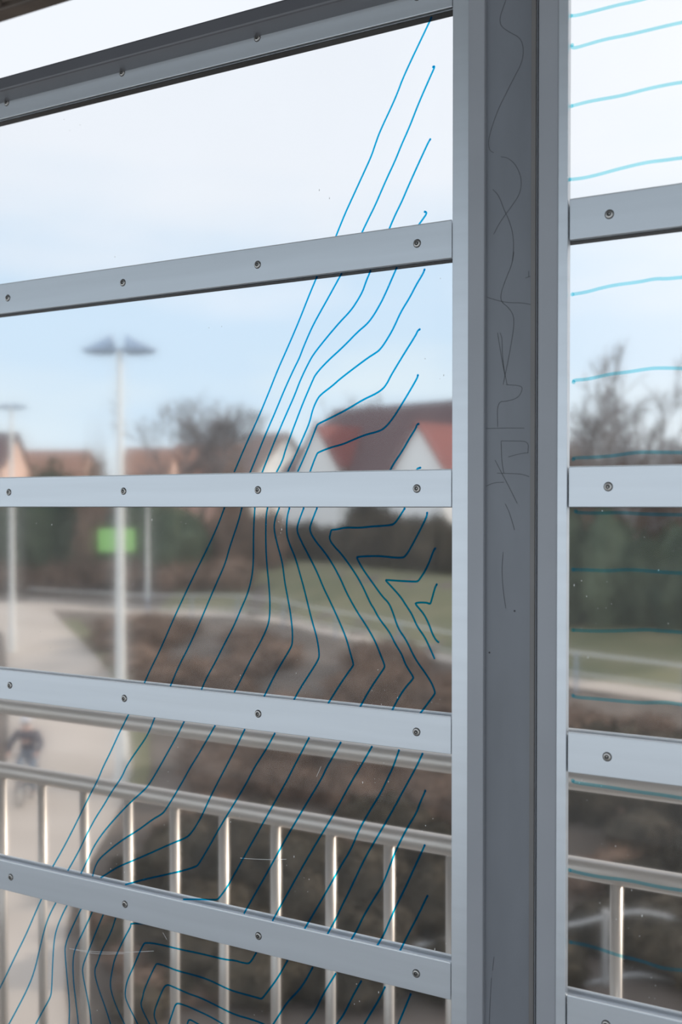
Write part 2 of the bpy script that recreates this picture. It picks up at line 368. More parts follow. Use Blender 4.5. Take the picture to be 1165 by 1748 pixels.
# scratches drawn into the paint of the web
SCR = {3: (760, 0, 2.877), 6: (765, 430, 2.9125), 1: (765, 860, 2.9125), 4: (765, 1300, 2.9125)}
SCRATCH = [
 (3, [(300, 0), (285, 40), (268, 90), (275, 130), (320, 160), (370, 185), (388, 240), (378, 310), (340, 380), (300, 460), (260, 540), (225, 640), (212, 700), (220, 740), (240, 750)]),
 (3, [(275, 770), (310, 775), (350, 810), (378, 880), (370, 950), (330, 1010), (270, 1090), (240, 1150)]),
 (3, [(235, 930), (265, 960), (290, 1030), (315, 1080), (335, 1150), (338, 1220), (330, 1290)]),
 (6, [(328, 0), (320, 60), (290, 130), (265, 200), (262, 245), (300, 275), (325, 310), (330, 360), (318, 440), (300, 540), (285, 610), (275, 660)]),
 (6, [(195, 225), (240, 240), (300, 253), (370, 253), (414, 262)]),
 (6, [(260, 402), (270, 430), (270, 500), (280, 590), (295, 660)]),
 (6, [(247, 402), (258, 470), (275, 570), (285, 620)]),
 (6, [(290, 660), (365, 665), (372, 685), (350, 725), (300, 742), (245, 745), (248, 870)]),
 (6, [(190, 878), (280, 876), (380, 876)]),
 (6, [(265, 940), (330, 940), (402, 942), (398, 1000)]),
 (6, [(265, 940), (268, 1040), (278, 1100)]),
 (6, [(300, 1020), (350, 1005), (400, 998)]),
 (6, [(235, 1035), (260, 1085), (300, 1160), (345, 1250)]),
 (6, [(245, 1100), (320, 1102), (370, 1105), (405, 1118)]),
 (6, [(190, 1165), (230, 1147), (280, 1145)]),
 (6, [(385, 130), (410, 122)]), (6, [(402, 95), (402, 125)]),
 (1, [(285, 0), (305, 40), (320, 90), (332, 130)]),
 (1, [(275, 240), (268, 330), (275, 430), (288, 520)]),
 (4, [(230, 970), (222, 1040)]), (4, [(217, 1075), (210, 1200), (206, 1305)]),
]
def ribbon(mb, pts, w):                  # pts: (x, z) in a plane y = const set by the caller as 3-vectors
    n = len(pts); vs = []
    for i, p in enumerate(pts):
        t = (pts[min(i + 1, n - 1)] - pts[max(i - 1, 0)]); t.y = 0
        t = t.normalized() if t.length > 1e-9 else Vector((1, 0, 0))
        k = Vector((-t.z, 0, t.x))
        vs += [p + k * w / 2, p - k * w / 2]
    b = mb.add(vs)
    for i in range(n - 1): mb.face((b + 2 * i, b + 2 * i + 1, b + 2 * i + 3, b + 2 * i + 2))
def chaikin(p, it=1):
    for _ in range(it):
        q = [p[0]]
        for a, b in zip(p, p[1:]): q += [a * .75 + b * .25, a * .25 + b * .75]
        p = q + [p[-1]]
    return p
wb.mat = 1
for key, pl in SCRATCH:
    ox, oy, s = SCR[key]
    pts = [on_wall(ox + X / s, oy + Y / s, D - 0.0043) - Vector((XL, D, 0)) for X, Y in pl]
    ribbon(wb, chaikin(pts, 2), 0.0007)
for px, py in ((908, 1035), (908, 1050), (908, 1075), (909, 1078), (910, 1110), (879, 1043), (836, 1114)):
    p = on_wall(px, py, D - .0043) - Vector((XL, D, 0)); wb.lathe(p, (0, -1, 0), [(.0016, 0), (.0010, .0003)], 7)
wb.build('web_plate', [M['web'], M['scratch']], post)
MB().box(wx(905, D - .006), x911, -0.0055, 0.0, PH0, PH1).build('edge_strip', M['brownpaint'], post, bevel=.001)
# slot beside the right flange, its shadow put in as a black strip, with a fine bright bead
MB().box(x911, x918 + .001, 0.008, 0.07, PH0, PH1).build('slot_shadow_strip', M['rubber_and_shade'], post)
xb = wx(914, D - .006)
MB().box(xb - .0008, xb + .0010, -0.003, 0.02, PH0, PH1).build('groove_bead', M['flange'], post)

# ------------------------------------------------------------------ panes and marker lines
Zs = {'2': (400, 0, 2.589), '5': (400, 430, 2.9125), '7': (0, 860, 2.9125), '8': (400, 860, 2.9125), 'a': (0, 1300, 2.9125), 'b': (400, 1300, 2.9125),
      '3': (760, 0, 2.877), '6': (765, 430, 2.9125), '1': (765, 860, 2.9125), '4': (765, 1300, 2.9125)}
def tr(*segs):                            # traced points of one stroke, in picture pixels
    o = []
    for key, pl in segs:
        ox, oy, s = Zs[key]; o += [(ox + X / s, oy + Y / s) for X, Y in pl]
    return o
ROWS_L = [
 [tr(('2', [(872, 78), (866, 92), (750, 335), (722, 412), (692, 480), (645, 580), (625, 635), (607, 690), (568, 775), (520, 880), (490, 945), (447, 1052)])),
  tr(('2', [(880, 296), (884, 292), (886, 298), (878, 315), (815, 458), (776, 560), (740, 640), (710, 715), (672, 795), (625, 905), (595, 965), (562, 1034)])),
  tr(('2', [(867, 616), (858, 630), (812, 730), (765, 835), (742, 890), (712, 950), (683, 1018)])),
  tr(('2', [(843, 936), (850, 938), (850, 945), (843, 957), (813, 998)]))],
 [tr(('5', [(411, 125), (372, 218), (330, 325), (303, 390), (262, 485), (215, 590), (170, 705), (118, 830), (62, 950), (0, 1095)])),
  tr(('5', [(533, 110), (470, 225), (408, 335), (378, 395), (340, 485), (325, 527), (298, 580), (250, 685), (205, 795), (155, 910), (115, 1010), (77, 1102)])),
  tr(('5', [(678, 95), (655, 150), (640, 195), (615, 240), (580, 293), (515, 360), (400, 500), (370, 552), (330, 635), (300, 715), (270, 782), (225, 885), (185, 980), (137, 1102)])),
  tr(('5', [(808, 80), (745, 225), (718, 275), (690, 322), (660, 360), (615, 397), (545, 470), (462, 545), (405, 608), (388, 645), (345, 745), (318, 815), (282, 910), (255, 985), (240, 1040), (207, 1102)])),
  tr(('5', [(947, 88), (940, 108), (905, 165), (875, 225), (828, 300), (793, 380), (755, 445), (725, 487), (700, 505), (660, 530), (528, 630), (490, 665), (430, 710), (412, 735), (390, 785), (375, 850), (340, 930), (305, 1010), (263, 1100)])),
  tr(('5', [(923, 385), (913, 392), (905, 412), (840, 515), (778, 618), (763, 650), (740, 682), (700, 708), (640, 735), (560, 785), (470, 830), (418, 855), (411, 864), (390, 920), (358, 1000), (313, 1100)])),
  tr(('5', [(914, 613), (910, 630), (830, 765), (785, 835), (745, 880), (710, 895), (650, 910), (590, 935), (540, 957), (480, 972), (418, 997), (412, 1004), (395, 1045), (375, 1100)])),
  tr(('5', [(917, 855), (908, 860), (905, 875), (870, 930), (840, 985), (795, 1050), (772, 1093)])),
  tr(('5', [(926, 1073), (912, 1077), (905, 1090), (903, 1098)]))],
 [tr(('7', [(1116, 22), (1085, 105), (1040, 205), (985, 315), (920, 450), (860, 580), (800, 720), (745, 830), (718, 892)])),
  tr(('8', [(38, 22), (22, 85)]), ('7', [(1165, 150), (1140, 225), (1120, 300), (1070, 410), (990, 600), (940, 710), (890, 805), (847, 908)])),
  tr(('8', [(103, 22), (96, 130), (96, 270), (92, 340), (78, 410), (60, 465), (35, 520), (0, 605)]), ('7', [(1120, 690), (1070, 790), (1025, 870), (1002, 925)])),
  tr(('8', [(166, 22), (158, 60), (157, 200), (162, 300), (172, 390), (178, 480), (177, 565), (165, 615), (135, 680), (80, 780), (30, 880), (0, 938)])),
  tr(('8', [(224, 22), (203, 75), (197, 125), (215, 205), (240, 290), (250, 380), (262, 445), (280, 540), (290, 630), (290, 690), (283, 715), (240, 785), (200, 855), (148, 960)])),
  tr(('8', [(275, 22), (262, 70), (260, 150), (275, 200), (305, 270), (325, 340), (350, 430), (385, 575), (412, 665), (424, 745), (420, 775), (375, 845), (330, 915), (296, 977)])),
  tr(('8', [(346, 22), (322, 85), (310, 130), (330, 180), (375, 265), (415, 345), (445, 420), (480, 490), (530, 600), (560, 675), (580, 750), (594, 797), (590, 808), (570, 835), (525, 900), (465, 997)])),
  tr(('8', [(412, 22), (385, 90), (373, 130), (400, 180), (450, 240), (490, 300), (530, 375), (560, 445), (610, 535), (660, 610), (700, 680), (728, 750), (749, 803), (748, 815), (720, 855), (670, 930), (624, 1015)])),
  tr(('8', [(848, 24), (800, 100), (770, 108), (690, 112), (620, 120), (555, 117), (510, 128), (487, 129), (482, 134), (478, 150), (473, 178), (500, 215), (530, 245), (575, 305), (630, 390), (680, 500), (692, 515), (720, 570), (775, 640), (800, 695), (835, 750), (852, 800), (891, 860), (891, 870), (850, 915), (815, 970), (783, 1033)])),
  tr(('8', [(960, 45), (958, 65), (920, 140), (870, 235), (848, 263), (838, 268), (800, 268), (730, 260), (680, 260), (612, 263), (610, 270), (640, 325), (690, 395), (740, 465), (768, 490), (790, 540), (815, 620), (855, 675), (885, 740), (910, 785), (950, 840), (985, 895), (999, 935), (998, 946), (965, 990), (920, 1050)])),
  tr(('8', [(1000, 222), (993, 230), (965, 305), (940, 350), (917, 383), (908, 387), (870, 386), (800, 382), (755, 378), (754, 382), (790, 420), (830, 465), (855, 505), (885, 550), (910, 610), (950, 665), (975, 720), (998, 772)])),
  tr(('8', [(1008, 401), (1000, 415), (990, 450), (978, 494), (972, 498), (960, 492), (925, 490), (902, 494), (903, 500), (920, 520), (945, 550), (970, 600), (985, 645), (1005, 680), (1020, 690)]))],
 [tr(('7', [(641, 1045), (588, 1150), (550, 1235), (512, 1310)]), ('a', [(490, 85), (430, 200), (370, 325), (310, 440), (262, 523)])),
  tr(('7', [(770, 1062), (750, 1115), (725, 1165), (690, 1215), (655, 1265), (627, 1310)]), ('a', [(605, 80), (555, 150), (515, 220), (475, 280), (430, 365), (400, 430), (365, 495), (337, 543)])),
  tr(('7', [(916, 1083), (880, 1155), (835, 1235), (793, 1310)]), ('a', [(745, 110), (715, 145), (640, 210), (530, 330), (470, 415), (440, 480), (402, 558)])),
  tr(('7', [(1070, 1103), (1020, 1190), (985, 1250), (947, 1310)]), ('a', [(900, 115), (825, 240), (805, 262), (760, 287), (690, 340), (600, 395), (520, 460), (490, 490), (472, 525), (460, 572)])),
  tr(('8', [(52, 1123), (0, 1230)]), ('a', [(1138, 0), (1080, 110), (1040, 190), (1000, 280), (950, 360), (920, 382), (860, 405), (760, 450), (680, 485), (590, 522), (545, 550), (500, 578)])),
  tr(('8', [(202, 1142), (160, 1220), (100, 1311)]), ('b', [(60, 110), (0, 210)]), ('a', [(1100, 315), (1045, 415), (988, 512), (975, 522), (920, 540), (850, 557), (730, 583), (660, 602), (622, 612)])),
  tr(('8', [(372, 1165), (330, 1245), (295, 1311)]), ('b', [(265, 90), (200, 205), (110, 365), (40, 490), (0, 562)]), ('a', [(1130, 625), (1088, 682), (1075, 688), (1000, 685), (910, 685)])),
  tr(('8', [(530, 1187), (490, 1260), (460, 1311)]), ('b', [(435, 85), (350, 225), (250, 395), (160, 560), (120, 630), (48, 757)])),
  tr(('8', [(685, 1208), (626, 1311)]), ('b', [(580, 105), (500, 255), (430, 370), (350, 505), (260, 665), (190, 793)])),
  tr(('8', [(820, 1226), (790, 1311)]), ('b', [(770, 70), (728, 160), (680, 235), (620, 340), (585, 430), (530, 520), (440, 680), (350, 832)])),
  tr(('8', [(937, 1243), (905, 1311)]), ('b', [(855, 120), (785, 250), (700, 395), (650, 480), (575, 640), (530, 730), (510, 775), (463, 860)])),
  tr(('b', [(951, 145), (945, 160), (925, 205), (905, 260), (860, 330), (810, 430), (785, 490), (762, 555), (735, 620), (690, 690), (640, 775), (615, 830), (581, 888)])),
  tr(('b', [(948, 416), (940, 435), (900, 520), (860, 610), (800, 730), (770, 800), (745, 860), (707, 922)])),
  tr(('b', [(962, 668), (955, 680), (920, 755), (870, 850), (822, 947)]))],
 [tr(('a', [(213, 670), (185, 730), (130, 860), (80, 960), (30, 1065), (0, 1125), (-40, 1200)])),
  tr(('a', [(285, 688), (245, 765), (225, 820), (200, 920), (170, 1050), (130, 1145), (80, 1240), (45, 1305), (10, 1370)])),
  tr(('a', [(340, 703), (310, 760), (280, 835), (268, 900), (262, 1000), (257, 1140), (250, 1175), (210, 1245), (178, 1305), (150, 1360)])),
  tr(('a', [(410, 720), (370, 800), (322, 910), (325, 980), (335, 1090), (346, 1200), (344, 1305), (335, 1380)])),
  tr(('a', [(463, 738), (420, 835), (370, 935), (362, 1000), (365, 1090), (378, 1200), (390, 1305), (395, 1380)])),
  tr(('a', [(517, 753), (480, 840), (435, 955), (410, 1020), (412, 1060), (430, 1150), (445, 1225), (454, 1305), (460, 1380)])),
  tr(('a', [(578, 768), (555, 845), (505, 940), (485, 1000), (467, 1043), (490, 1130), (520, 1210), (550, 1305), (575, 1380)])),
  tr(('a', [(860, 833), (830, 826), (770, 813), (720, 806), (652, 805), (650, 812), (652, 818), (620, 875), (570, 980), (560, 1030), (546, 1105), (560, 1170), (590, 1245), (620, 1305), (655, 1380)])),
  tr(('b', [(110, 950), (90, 985), (75, 1003), (65, 1004), (40, 1000), (0, 988)]), ('a', [(1120, 985), (1000, 955), (900, 935), (820, 915), (760, 903), (722, 901), (716, 906), (700, 935), (660, 1030), (630, 1095), (620, 1165), (640, 1215), (685, 1305), (720, 1380)])),
  tr(('b', [(265, 990), (215, 1080), (150, 1165), (138, 1179), (130, 1179), (100, 1170), (0, 1143)]), ('a', [(1120, 1125), (1040, 1085), (960, 1060), (880, 1040), (820, 1015), (782, 1004), (775, 1010), (750, 1060), (715, 1140), (710, 1175), (698, 1207), (720, 1260), (745, 1305), (780, 1380)])),
  tr(('b', [(390, 1025), (355, 1090), (320, 1140), (265, 1195), (230, 1250), (195, 1305), (172, 1340), (165, 1320), (150, 1305), (80, 1280), (0, 1258)]), ('a', [(1080, 1215), (1000, 1175), (940, 1155), (880, 1128), (840, 1111), (830, 1111), (815, 1122), (790, 1180), (762, 1255), (780, 1305), (810, 1380)])),
  tr(('b', [(505, 1055), (440, 1160), (400, 1250), (355, 1305), (310, 1370)])),
  tr(('a', [(1165, 1345), (1110, 1305), (1040, 1265), (985, 1240), (930, 1215), (888, 1202), (878, 1204), (870, 1215), (855, 1260), (840, 1305), (830, 1340)])),
  tr(('a', [(925, 1330), (932, 1305), (938, 1286), (946, 1284), (960, 1290), (980, 1302), (1020, 1325)])),
  tr(('b', [(632, 1092), (590, 1165), (545, 1260), (510, 1305), (470, 1370)])),
  tr(('b', [(750, 1122), (720, 1185), (680, 1250), (648, 1305), (610, 1370)])),
  tr(('b', [(878, 1157), (850, 1225), (817, 1305), (790, 1370)]))],
]
ROWS_R = [
 [tr(('3', [(620, 78), (650, 76), (760, 48), (860, 22), (955, 3), (1060, -30), (1300, -80)])),
  tr(('3', [(625, 222), (622, 232), (640, 236), (700, 218), (790, 192), (900, 172), (1000, 148), (1100, 124), (1165, 110), (1400, 60)])),
  tr(('3', [(622, 521), (700, 500), (770, 487), (870, 470), (980, 440), (1080, 418), (1165, 404), (1400, 370)])),
  tr(('3', [(612, 882), (680, 875), (760, 856), (860, 828), (990, 797), (1080, 787), (1165, 775), (1400, 750)]))],
 [tr(('6', [(620, 211), (690, 200), (760, 180), (840, 163), (950, 150), (1030, 133), (1090, 134), (1165, 126), (1400, 110)])),
  tr(('6', [(626, 647), (624, 638), (700, 633), (800, 608), (900, 597), (1000, 580), (1060, 577), (1165, 579), (1400, 590)])),
  tr(('6', [(624, 1032), (626, 1024), (740, 1021), (840, 1012), (930, 997), (1000, 996), (1165, 998), (1400, 1004)]))],
 [tr(('1', [(635, 37), (645, 44), (740, 47), (860, 43), (980, 52), (1165, 55), (1400, 60)])),
  tr(('1', [(622, 327), (700, 329), (800, 334), (880, 327), (960, 330), (1060, 340), (1165, 345), (1400, 360)])),
  tr(('1', [(622, 628), (700, 632), (780, 633), (900, 630), (990, 625), (1070, 632), (1165, 639), (1400, 660)])),
  tr(('1', [(622, 953), (635, 962), (720, 968), (850, 980), (960, 990), (1040, 988), (1100, 989), (1165, 1000), (1400, 1030)]))],
 [tr(('4', [(622, 95), (625, 103), (700, 114), (820, 130), (940, 150), (1060, 165), (1165, 182), (1400, 220)])),
  tr(('4', [(606, 540), (660, 555), (760, 575), (900, 590), (1000, 613), (1090, 630), (1165, 640), (1400, 690)])),
  tr(('4', [(610, 898), (690, 912), (780, 940), (860, 968), (960, 990), (1060, 1025), (1110, 1033), (1165, 1038), (1400, 1060)]))],
 [],
]
def pane(idx, x0, x1, y, z0, z1, strokes, mat, width, label, extra=()):
    pm = MB().box(x0, x1, y + GLASS, y + 0.0128, z0, z1); pm.mat = 1; rs_ = random.Random(idx)
    va, vb = max(x0, XL - 0.95), min(x1, XR0 + .3)
    for k in range((12, 14, 75, 75, 60)[(idx - 1) % 5] // (1 if idx < 6 else 2)):
        if k % 4 == 0 or k == 0: cc = (rs_.uniform(va, vb), rs_.uniform(z0, z1))
        sx_, sz_ = cc[0] + rs_.gauss(0, .02), cc[1] + rs_.gauss(0, .02)
        if not (x0 < sx_ < x1 and z0 + .003 < sz_ < z1 - .003): continue
        r_ = rs_.choice((.0004, .0005, .0006, .0009)); h_ = r_ * rs_.choice((1, 1.3, 2.5))
        b_ = pm.add([(sx_ - r_, y + GLASS - .0002, sz_), (sx_, y + GLASS - .0002, sz_ - h_), (sx_ + r_, y + GLASS - .0002, sz_), (sx_ + r_ * .3, y + GLASS - .0002, sz_ + h_)]); pm.face((b_, b_ + 1, b_ + 2, b_ + 3))
    for key, pl in extra:
        ox, oy, sc_ = Zs[key]; ribbon(pm, chaikin([on_wall(ox + X / sc_, oy + Y / sc_, y + GLASS - .0002) for X, Y in pl], 2), .0006)
    o = pm.build('window_%d' % idx, [M['acrylic'], M['speck']])
    tag(o, label, 'window pane', kind='structure')
    ys = y + GLASS - 0.0004
    for st_ in strokes:
        pts = chaikin([on_wall(px, py, ys) for px, py in st_], 2)
        mb = MB(); ribbon(mb, pts, width)
        for e in (pts[0], pts[-1]):       # round pen ends
            b = mb.add([e + Vector((math.cos(k * math.pi / 4) * width * .62, -0.00005, math.sin(k * math.pi / 4) * width * .62)) for k in range(8)])
            if e is pts[0]: mb.face([b + k for k in range(8)])
        l = mb.build('marker_line', mat, o)
    return o
GLASS_SCR = {4: [('a', [(345, 930), (450, 945), (600, 950), (765, 942)]), ('a', [(360, 933), (480, 958), (620, 955)]), ('a', [(810, 850), (830, 885)]), ('a', [(165, 960), (160, 990)])],
             3: [('b', [(432, 25), (410, 75)]), ('b', [(30, 480), (150, 488), (260, 486)])]}
zb = [BAR_Z[0]] + BAR_Z[1:] + [0.15]
row_lab_l = ['clear pane left of the post with white sky and the upper ends of blue lines',
             'clear pane left of the post showing blue sky, street lamp and red roofs',
             'clear pane left of the post showing hedge, bank and path behind bending blue lines',
             'clear pane left of the post in front of the two handrails',
             'lowest clear pane left of the post with nested angular blue lines']
for i in range(5):
    pane(i + 1, XEND, XL + .002, D, zb[i + 1] + .004, zb[i] - .004, ROWS_L[i], M['ink'], 0.0034, row_lab_l[i], GLASS_SCR.get(i, ()))
row_lab_r = ['clear pane right of the post with white sky and four pale blue lines',
             'clear pane right of the post showing the bare tree',
             'clear pane right of the post showing dark hedge and grass',
             'clear pane right of the post in front of the two handrails',
             'lowest clear pane right of the post under the bottom bar']
for i in range(5):
    pane(i + 6, XR0 - .002, XR1, DR, zb[i + 1] + .004, (zb[i] if i else 2.75) - .004, ROWS_R[i], M['ink_pale'], 0.0052, row_lab_r[i])

# ------------------------------------------------------------------ steel railing outside the panes
DB = 2.10
rail = empty('steel_railing', (0, DB, 0)); tag(rail, 'brushed stainless steel railing with two handrails just outside the panes', 'railing')
z1 = on_wall(770, 1303, DB).z; z2 = on_wall(770, 1444, DB).z
RX0, RX1 = -6.5, 2.6
MB().tube([(RX0, 0, z1), (RX1, 0, z1)], 0.0205, 24).build('handrail', M['steel'], rail, smooth_=True)
MB().tube([(RX0, 0, z2), (RX1, 0, z2)], 0.0205, 24).build('handrail', M['steel'], rail, smooth_=True)
MB().tube([(RX0, 0, 0.10), (RX1, 0, 0.10)], 0.0205, 16).build('bottom_rail', M['steel'], rail, smooth_=True)
xa, xb_ = on_wall(73, 1400, DB).x, on_wall(665, 1480, DB).x
bp = (xb_ - xa) / 7
bmesh_ = MB().tube([(0, 0, 0.09), (0, 0, z2)], 0.0115, 14).mesh('baluster', M['steel'], True)
xs = [xa + bp * k for k in range(-14, 9)]
xr = on_wall(1053, 1500, DB).x
xs = [x for x in xs if x < on_wall(790, 1500, DB).x] + [xr + bp * k for k in range(-1, 8)]
for x in xs:
    b = bpy.data.objects.new('baluster', bmesh_); C.objects.link(b); b.parent = rail; b.location = (x, 0, 0)
for x in (RX0 + .05, on_wall(-480, 1500, DB).x, on_wall(850, 1500, DB).x, RX1 - .05):
    MB().tube([(x, 0, 0.0), (x, 0, z1 - .012)], 0.021, 16).build('railing_post', M['steel'], rail, smooth_=True)

# ------------------------------------------------------------------ terrain
def terrain():
    mb = MB(); zsn = [7 * 1.055 ** k for k in range(76)]; qs = [-0.75 + 1.5 * k / 60 for k in range(61)]
    b = mb.add([local(q * (Z + 12), Z, gz(q * (Z + 12), Z)) for Z in zsn for q in qs]); n = len(qs)
    for i in range(len(zsn) - 1):
        for j in range(n - 1): mb.face((b + i * n + j, b + i * n + j + 1, b + (i + 1) * n + j + 1, b + (i + 1) * n + j))
    return tag(mb.build('ground', M['ground'], smooth_=False), 'brown leaf littered ground below the footbridge', 'ground', kind='structure')
terrain()
def drape(rows, lift):                    # rows: lists of (c, Z), equal length
    mb = MB(); n = len(rows[0])
    b = mb.add([local(c, Z, gz(c, Z) + lift) for r in rows for c, Z in r])
    for i in range(len(rows) - 1):
        for j in range(n - 1): mb.face((b + i * n + j, b + i * n + j + 1, b + (i + 1) * n + j + 1, b + (i + 1) * n + j))
    return mb
def dense(tab, step):
    o = []
    for a, b in zip(tab, tab[1:]):
        k = max(1, int(abs(b[0] - a[0]) / step))
        for i in range(k): o.append(tuple(u + (v - u) * i / k for u, v in zip(a, b)))
    return o + [tab[-1]]
ROW = dense([(1034, -160, 70), (1045, -100, 90), (1060, -30, 102), (1085, 5, 127), (1115, 10, 157), (1150, 12, 186), (1200, 14, 206), (1260, 14, 222), (1320, 10, 225),
       (1380, -10, 208), (1450, -60, 170), (1520, -120, 130), (1600, -200, 112), (1700, -250, 112), (1850, -320, 125)], 12)
rows = []; verge = []
for y, xl, xr_ in ROW:
    g = [ground_hit(xl + (xr_ - xl) * k / 8, y)[:2] for k in range(9)]; rows.append(g)
    verge.append([ground_hit(xr_ + k * 16, y)[:2] for k in range(3)])
tag(drape(rows, 0.05).build('path', M['path']), 'wide pale gravel path on the left below the bridge', 'path', kind='structure')
tag(drape(verge[2:27], 0.045).build('grass_verge', M['grass']), 'strip of grass along the right edge of the pale path', 'grass', kind='structure')
cs = [-24 + k * 0.8 for k in range(56)]
tag(drape([[(c, path_z(c) + t) for t in (-1.1, -.4, .4, 1.1)] for c in cs], 0.04).build('cross_path', M['path']), 'pale path crossing behind the pale railing at mid distance', 'path', kind='structure')
tag(drape([[(c, path_z(c) + t) for t in (1.1, 4, 7, 10, 13, 17, 22)] for c in [-9 + k for k in range(36)]], 0.03).build('grass_bank', M['grass']), 'dull green grass bank behind the crossing path', 'grass', kind='structure')

# pale tube railing along the crossing path
cr_ = [-15.5 + k * 0.75 for k in range(45)]
o0 = local(5, path_z(5) - 1.5, gz(5, path_z(5) - 1.5))
pr = empty('path_railing', o0); tag(pr, 'long pale tube railing beside the path at mid distance', 'railing')
def prp(c, h): return local(c, path_z(c) - 1.5, gz(c, path_z(c) - 1.5) + h) - o0
MB().tube([prp(c, 1.05) for c in cr_], 0.032, 8).build('top_rail', M['galv'], pr, smooth_=True)
MB().tube([prp(c, 0.5) for c in cr_], 0.022, 8).build('middle_rail', M['galv'], pr, smooth_=True)
c = -9
while c < 17:
    MB().tube([prp(c, -0.1), prp(c, 1.05)], 0.035, 8).build('railing_post', M['lampgrey'], pr); c += 2.2

# ramp handrail near the bottom of the picture
def rail_pts(pl, Z): return [at(px, py, Z) for px, py in pl]
UPR = [(430, 1683), (480, 1668), (560, 1645), (640, 1630), (700, 1618), (765, 1603), (870, 1592), (975, 1580), (1040, 1563), (1090, 1555), (1130, 1562), (1165, 1572), (1260, 1605)]
ZR = 15.5
base = ground_at(800, ZR)
rr = empty('ramp_handrail', base); tag(rr, 'thin pale handrail of a lower ramp near the bottom right', 'railing')
up = [p - base for p in rail_pts(UPR, ZR)]
MB().tube(chaikin(up, 2), 0.030, 8).build('top_rail', M['dulltube'], rr, smooth_=True)
MB().tube(chaikin([p - Vector((0, 0, .86)) for p in up], 2), 0.026, 8).build('lower_rail', M['dulltube'], rr, smooth_=True)
for px, py in ((513, 1659), (762, 1604), (1035, 1553), (1240, 1598)):
    p = at(px, py, ZR); g = ground_at(px, ZR)
    MB().tube([Vector((p.x, p.y, g.z - .1)) - base, p - base], [.05, .05], 10).build('railing_post', M['dulltube'], rr, smooth_=True)
base = ground_at(150, 17)
r2 = empty('ramp_handrail', base); tag(r2, 'short pale handrail piece beside the path at bottom left', 'railing')
for dz in (0, -.45):
    MB().tube([at(px, py, 17) - base + Vector((0, 0, dz)) for px, py in ((85, 1570), (150, 1588), (245, 1618))], 0.03, 8).build('top_rail' if dz == 0 else 'lower_rail', M['galv'], r2, smooth_=True)
for px, py in ((95, 1573), (235, 1615)):
    p = at(px, py, 17); g = ground_at(px, 17)
    MB().tube([Vector((p.x, p.y, g.z - .1)) - base, p - base], .03, 8).build('railing_post', M['galv'], r2)

# ------------------------------------------------------------------ bushes
def bush_mesh(name, mat, seed, n, leaf, core=0.8, twig=0.0):
    rnd = random.Random(seed); mb = MB()
    # lumpy body
    bm = bmesh.new(); bmesh.ops.create_icosphere(bm, subdivisions=3, radius=1.0)
    for v in bm.verts:
        k = core * (1 + .28 * mnoise.noise(v.co * 2.3 + Vector((seed, 0, 0))) + .18 * mnoise.noise(v.co * 6 + Vector((0, seed, 0))))
        v.co = Vector((v.co.x * k, v.co.y * k, .46 + v.co.z * k * .54))
    b = mb.add([v.co.copy() for v in bm.verts])
    for f in bm.faces: mb.face([b + v.index for v in f.verts])
    bm.free()
    for i in range(n):
        d = Vector((rnd.gauss(0, 1), rnd.gauss(0, 1), rnd.gauss(0, 1))).normalized()
        k = core * (1 + .28 * mnoise.noise(d * 2.3 + Vector((seed, 0, 0)))) * rnd.uniform(.95, 1.16 + twig)
        p = Vector((d.x * k, d.y * k, max(0.0, .46 + d.z * k * .54)))
        a = Vector((rnd.gauss(0, 1), rnd.gauss(0, 1), rnd.gauss(0, 1))).normalized(); w = a.cross(d)
        w = w.normalized() if w.length > .01 else a.orthogonal()
        s1, s2 = leaf * rnd.uniform(.6, 1.4), leaf * rnd.uniform(.4, .9)
        if twig and i % 2:
            mb.tube([p - d * .1, p + (d + a * .5) * twig * rnd.uniform(.5, 1.3)], [.012, .004], 3, False); continue
        q = mb.add([p - a * s1, p + w * s2, p + a * s1, p - w * s2]); mb.face((q, q + 1, q + 2, q + 3))
    return mb.mesh(name, mat)
BM = {'scrub': [bush_mesh('scrub_bush', M['scrub'], s, 700, .075, .8, .22) for s in (1, 2, 3)],
      'ivy': [bush_mesh('ivy_bush', M['ivy'], s, 700, .07, .85) for s in (4, 5, 6)],
      'hedge': [bush_mesh('hedge_shrub', M['hedge'], s, 900, .055, .9) for s in (7, 8, 9)]}
def bush(kind, px, py, wpx, hpx, label, cat, group, name):
    c, Z, z = ground_hit(px, py)
    w = wpx / FPX * Z / 2; h = hpx / FPX * Z
    o = bpy.data.objects.new(name, random.choice(BM[kind])); C.objects.link(o)
    o.location = local(c, Z, z - .06 * h); o.scale = (w, w * random.uniform(.7, 1.0), h); o.rotation_euler = (0, 0, random.uniform(0, 6.28))
    return tag(o, label, cat, group)
rg = random.Random(5)
def field(kind, n, x0, x1, y0, y1, w, h, label, group, name, ok=None, cat='bush'):
    k = 0
    for i in range(n * 6):
        if k >= n: break
        px, py = rg.uniform(x0, x1), rg.uniform(y0, y1)
        if ok and not ok(px, py): continue
        s = rg.uniform(.75, 1.3); bush(kind, px, py, w * s, h * s * rg.uniform(.8, 1.2), label, cat, group, name); k += 1
def row(kind, x0, x1, y0, y1, n, w, h, label, group, name, cat='hedge shrub'):
    for i in range(n):
        u = (i + .5) / n; s = rg.uniform(.9, 1.15)
        bush(kind, x0 + (x1 - x0) * u + rg.uniform(-4, 4), y0 + (y1 - y0) * u, w * s, h * s, label, cat, group, name)
